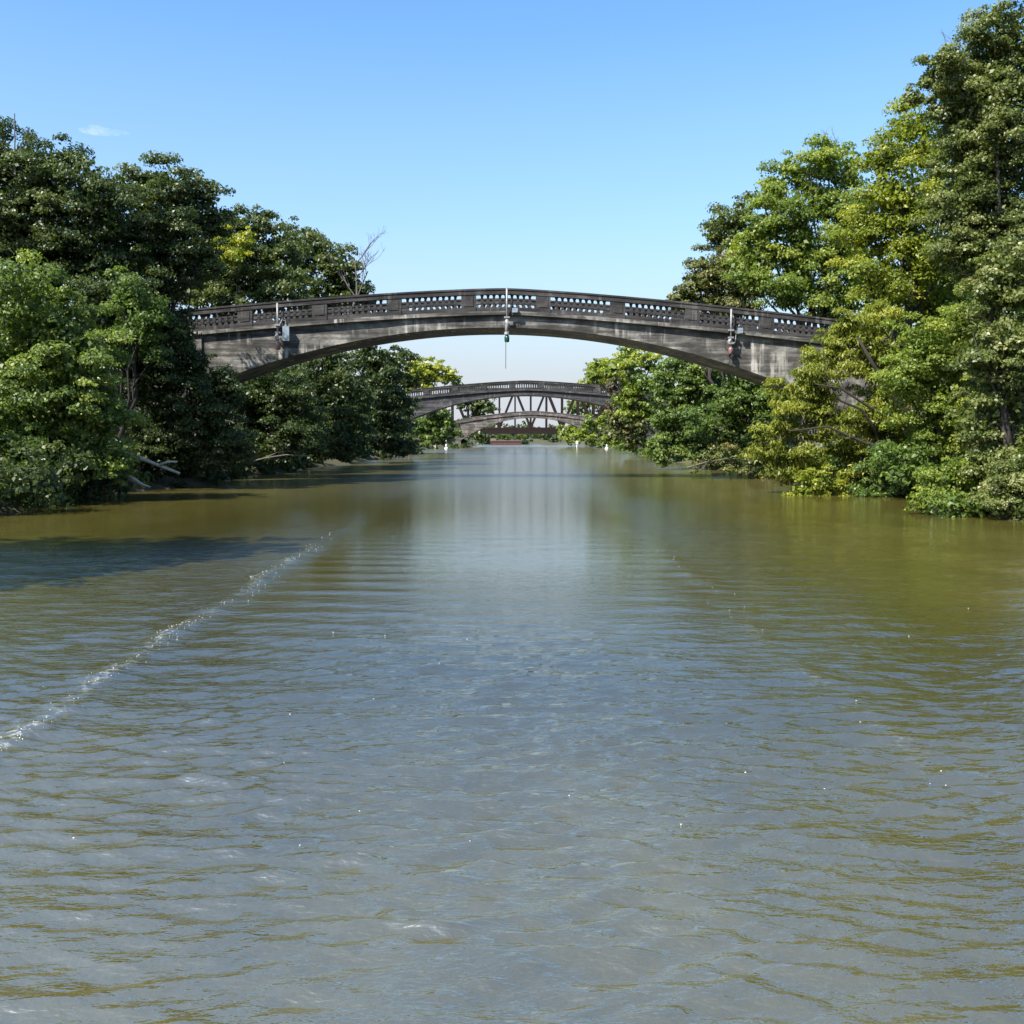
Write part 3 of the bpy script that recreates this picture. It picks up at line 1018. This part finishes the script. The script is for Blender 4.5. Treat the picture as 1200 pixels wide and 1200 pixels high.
for pts, rr in (([(1098, 560), (1085, 510), (1050, 470), (1025, 430), (1005, 395)], .16),
                ([(1075, 500), (1050, 488), (1020, 478), (985, 455), (955, 450)], .09),
                ([(1095, 545), (1060, 525), (1015, 520), (970, 500), (925, 505)], .10),
                ([(1035, 520), (1010, 480), (985, 470), (965, 440)], .07)):
    mb = MB()
    B = willow.location
    P3 = [at(px, py, 44.9 - .1 * i) - B for i, (px, py) in enumerate(pts)]
    mb.tube(P3, [rr * (1 - .17 * i) for i in range(len(P3))], 8)
    mb.build("branch", M['bark_dark'], willow, True)
tree("shrub", "low green shrub at the water edge in the right corner of the bank", M['leaf_bright'], 33.5,
     [(1100, 572, 24), (1130, 585, 24), (1085, 590, 15), (1160, 590, 22), (1145, 565, 24), (1120, 555, 20)], cat="shrub")
tree("shrub", "grey leaved shrub spilling into the water at the right edge", M['leaf_grey'], 31,
     [(1180, 590, 26), (1205, 600, 26), (1190, 565, 30), (1215, 570, 30)], cat="shrub", clump=.4)
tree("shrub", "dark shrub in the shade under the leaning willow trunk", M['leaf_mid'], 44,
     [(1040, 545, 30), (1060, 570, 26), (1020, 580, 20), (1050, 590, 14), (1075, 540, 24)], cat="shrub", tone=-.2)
tree("shrub", "yellow green shrub at the foot of the willow", M['leaf_yellow'], 44.5,
     [(960, 562, 18), (940, 575, 15), (980, 580, 15), (965, 585, 10)], cat="shrub", tone=.05)
tree("tree", "dark green tree under the right haunch of the near bridge", M['leaf_mid'], 70,
     [(865, 450, 26), (890, 470, 26), (850, 480, 28), (880, 510, 28), (900, 450, 20), (855, 520, 20), (825, 500, 20)], tone=-.05)
tree("tree", "rounded green tree overhanging the water below the right of the near arch", M['leaf_mid'], 80,
     [(800, 430, 22), (825, 425, 22), (780, 455, 26), (815, 460, 28), (835, 450, 20), (775, 490, 20), (805, 495, 26), (790, 520, 20), (765, 528, 13), (775, 540, 11), (825, 525, 18)], tone=.02)
tree("shrub", "olive shrub with bare twigs trailing in the water right of the arch", M['leaf_olive'], 63,
     [(830, 540, 13), (855, 540, 15), (880, 550, 14), (905, 560, 13), (850, 528, 13), (885, 532, 14), (815, 547, 8)], cat="shrub", dens=.7)
tree("tree", "light green trees edge tree seen under the arch on the right", M['leaf_bright'], 104,
     [(735, 425, 17), (760, 420, 17), (715, 435, 13), (745, 450, 22), (770, 450, 18), (735, 475, 18), (760, 480, 18), (695, 440, 9)], tone=-.02, leafpx=4.2)
tree("tree", "pale olive tree at the water right of the second bridge", M['leaf_olive'], 128,
     [(735, 490, 16), (750, 505, 15), (725, 505, 14), (740, 518, 11), (720, 488, 12), (758, 520, 9)], leafpx=4.0)
tree("shrub", "brown thinly leaved shrub covering the right end of the second bridge", M['leaf_brown'], 148,
     [(716, 452, 11), (726, 462, 13), (720, 475, 11), (732, 450, 10), (738, 470, 10)], cat="shrub", dens=.55, leafpx=3.6)
tree("tree", "yellowish tree crown rising beyond the second bridge on the right", M['leaf_yellow'], 190,
     [(695, 436, 11), (712, 430, 13), (730, 428, 14), (708, 445, 13), (690, 448, 9), (735, 448, 14)], leafpx=3.6)
tree("tree", "green bush topped tree at the right foot of the far arch", M['leaf_bright'], 215,
     [(690, 498, 10), (705, 503, 10), (680, 508, 9), (695, 513, 9), (712, 512, 9), (725, 515, 9), (705, 495, 8), (725, 500, 10)], leafpx=3.4, tone=.0)
tree("tree", "low sunny green willow seen through the far arch on the right", M['leaf_bright'], 285,
     [(660, 508, 9), (672, 503, 9), (682, 498, 9), (665, 515, 6), (678, 513, 7), (690, 508, 8)], leafpx=3.4, tone=.1)
tree("tree", "green tree behind the right end of the truss bridge", M['leaf_mid'], 330,
     [(672, 478, 10), (685, 474, 11), (700, 470, 12), (690, 490, 12), (710, 485, 12)], leafpx=3.4)


# --- undergrowth on both banks and the woods behind (uncountable masses)
def mass(name, label, side, mat, y0, y1, n, d0, d1, r0, r1, z0, z1, leafk, dens, seed):
    r = np.random.default_rng(seed)
    lv = Leaves()
    for i in range(n):
        Y = y0 * (y1 / y0) ** ((i + r.random()) / n)
        d = r.uniform(d0, d1)
        x = float(cx(Y) - hl(Y) - d) if side < 0 else float(cx(Y) + hr(Y) + d)
        R = r.uniform(r0, r1)
        z = max(float(ground_z(x, Y)), -.1) + r.uniform(z0, z1) + R * .4
        lv.lobe((x, Y, z), (R * 1.2, R * 1.2, R * .85), leafk * Y / F, dens, .5, rng=r, tone=r.uniform(-.2, .1))
    o = lv.build(name, mat, None, (0, 0, 0), rng=r)
    tag(o, label, None, None, 'stuff')


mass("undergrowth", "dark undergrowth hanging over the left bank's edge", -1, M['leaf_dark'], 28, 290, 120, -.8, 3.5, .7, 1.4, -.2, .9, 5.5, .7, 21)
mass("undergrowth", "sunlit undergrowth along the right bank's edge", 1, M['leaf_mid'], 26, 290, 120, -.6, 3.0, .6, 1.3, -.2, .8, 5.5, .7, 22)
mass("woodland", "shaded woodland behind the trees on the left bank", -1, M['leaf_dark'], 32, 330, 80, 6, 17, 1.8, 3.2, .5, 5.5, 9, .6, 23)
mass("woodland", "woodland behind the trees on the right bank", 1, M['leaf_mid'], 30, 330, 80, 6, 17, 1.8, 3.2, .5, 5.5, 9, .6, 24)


def far_wood():
    r = np.random.default_rng(31)
    lv = Leaves()
    for i in range(260):
        x = r.uniform(-170, 190)
        Y = r.uniform(398, 520)
        edge = sm(15, 60, abs(x - 12))
        z = (r.uniform(.3, 2) if Y < 430 else 2 + r.uniform(0, 4.2)) + edge * r.uniform(0, 9)
        R = r.uniform(2.5, 4.2)
        lv.lobe((x, Y, z), (R * 1.3, R, R), 1.5, .8, 1.5, rng=r, tone=r.uniform(-.3, .1))
    o = lv.build("far_wood", M['leaf_dark'], None, (0, 0, 0), rng=r)
    tag(o, "dark far-off wood closing the end of the canal", None, None, 'stuff')


far_wood()


# ------------------------------------------------------------------ dead wood
def twigs(mb, a, d, L, r, depth, rnd):
    b = a + d * L
    mid = a.lerp(b, .5) + Vector((rnd.uniform(-1, 1), rnd.uniform(-1, 1), rnd.uniform(-1, 1))) * L * .06
    mb.tube([a, mid, b], [r, r * .8, r * .6], 5)
    if depth == 0: return
    for k in range(rnd.choice((2, 3))):
        nd = (d + Vector((rnd.uniform(-.9, .9), rnd.uniform(-.6, .6), rnd.uniform(-.25, .7)))).normalized()
        twigs(mb, a.lerp(b, rnd.uniform(.45, 1)), nd, L * rnd.uniform(.55, .8), r * .55, depth - 1, rnd)


def dead_tree(label, px0, py0, px1, py1, Y, r, depth, seed, k=.45, dx=0):
    a, b = at(px0, py0, Y), at(px1, py1, Y)
    lft, rgt = float(cx(Y) - hl(Y)) - 1.5, float(cx(Y) + hr(Y)) + 1.5
    bx = min(a.x, lft) if a.x < 0 else max(a.x, rgt) + dx
    gz = float(ground_z(bx, Y))
    root = thing("dead_tree", label, "dead tree", (bx, Y, gz))
    rnd = random.Random(seed)
    B = Vector((bx, Y, gz))
    MB().tube([Vector((0, 0, -.2)), (a - B) * .5 + Vector((.15 * (bx - a.x), 0, .5)), a - B], [r * 2, r * 1.5, r], 7).build("trunk", M['twig'], root, True)
    mb = MB()
    d = (b - a)
    twigs(mb, a - B, d.normalized(), d.length * k, r * .8, depth, rnd)
    twigs(mb, a - B, (d.normalized() + Vector((-.6, 0, .1))).normalized(), d.length * k * .8, r * .6, depth, rnd)
    twigs(mb, a - B, (d.normalized() + Vector((.5, 0, .1))).normalized(), d.length * k * .8, r * .6, depth, rnd)
    mb.build("bare_branches", M['twig'], root)


dead_tree("bare dead tree crown sticking out above the olive trees left of the bridge", 418, 350, 414, 262, 86, .11, 4, 5, .5)
dead_tree("bare twigs above the feathery green tree on the right", 972, 190, 966, 140, 68, .05, 3, 8)
dead_tree("thin bare twigs beside the tallest tree in the upper right corner", 1128, 85, 1108, 20, 41.5, .03, 3, 9, .45, 2.2)
dead_tree("bare stem poking up out of the dark oak at the far left", 17, 190, 17, 130, 49, .05, 0, 12, .95)


def log(label, pts, rad, Y, fork=None, mat='deadwood'):
    c = at(*pts[0], Y)
    root = thing("driftwood", label, "driftwood", c)
    MB().tube([at(px, py, Y + .25 * i) - c for i, (px, py) in enumerate(pts)], [rad * (1 - .14 * i) for i in range(len(pts))], 8).build("log", M[mat], root, True)
    if fork:
        MB().tube([at(px, py, Y + .4 + .1 * i) - c for i, (px, py) in enumerate(fork)], [rad * .6 * (1 - .2 * i) for i in range(len(fork))], 7).build("branch", M[mat], root, True)


log("pale forked dead branch reaching down to the water on the left", [(138, 529), (160, 535), (185, 545), (211, 555)], .10, 42, [(187, 545), (197, 541), (208, 541)])
log("pale broken branch lying lower, left of the forked one", [(143, 552), (155, 560), (167, 568), (176, 571)], .085, 41, [(150, 562), (160, 566), (170, 572)])
log("low bare grey branch over the water under the left bridge end", [(285, 543), (310, 537), (335, 533), (366, 535)], .06, 62, [(310, 537), (325, 530), (340, 528)], 'twig')
log("bare grey branch trailing in the water right of the arch", [(805, 548), (830, 541), (855, 537), (885, 541)], .045, 62, [(830, 541), (822, 550), (812, 552)], 'twig')
log("short pale log with round cut end by the left water edge", [(262, 538), (268, 537), (274, 537)], .19, 56)


# ------------------------------------------------------------------ cloud
def cloud():
    m = bpy.data.materials.new("thin_cloud")
    m.use_nodes = True
    t = m.node_tree
    t.nodes.remove(t.nodes["Principled BSDF"])
    v = N(t, "ShaderNodeVolumePrincipled")
    v.inputs['Color'].default_value = (1, 1, 1, 1)
    v.inputs['Anisotropy'].default_value = .2
    d = ramp(t, noise(t, mapped(t, (.011, .011, .02)), 1.0, 5, .6), [(.42, (0, 0, 0)), (.76, (.02, .02, .02))])
    t.links.new(d, v.inputs['Density'])
    t.links.new(v.outputs[0], t.nodes["Material Output"].inputs['Volume'])
    c = at(118, 153, 3000)
    b = MB()
    for dx, dz, r in ((-40, 3, 20), (-14, 1, 25), (14, -4, 19), (44, -6, 15), (72, -7, 10)):
        prof = [(r * math.cos(a) * 1.25, r * math.sin(a) * .55) for a in [math.radians(q) for q in (-88, -60, -30, 0, 30, 60, 88)]]
        b.lathe((dx, 0, dz), prof, 14)
    o = b.build("cloud", m)
    o.location = c
    tag(o, "small wispy white cloud above the left trees", "cloud")


cloud()
print("LEAVES", NLEAF)
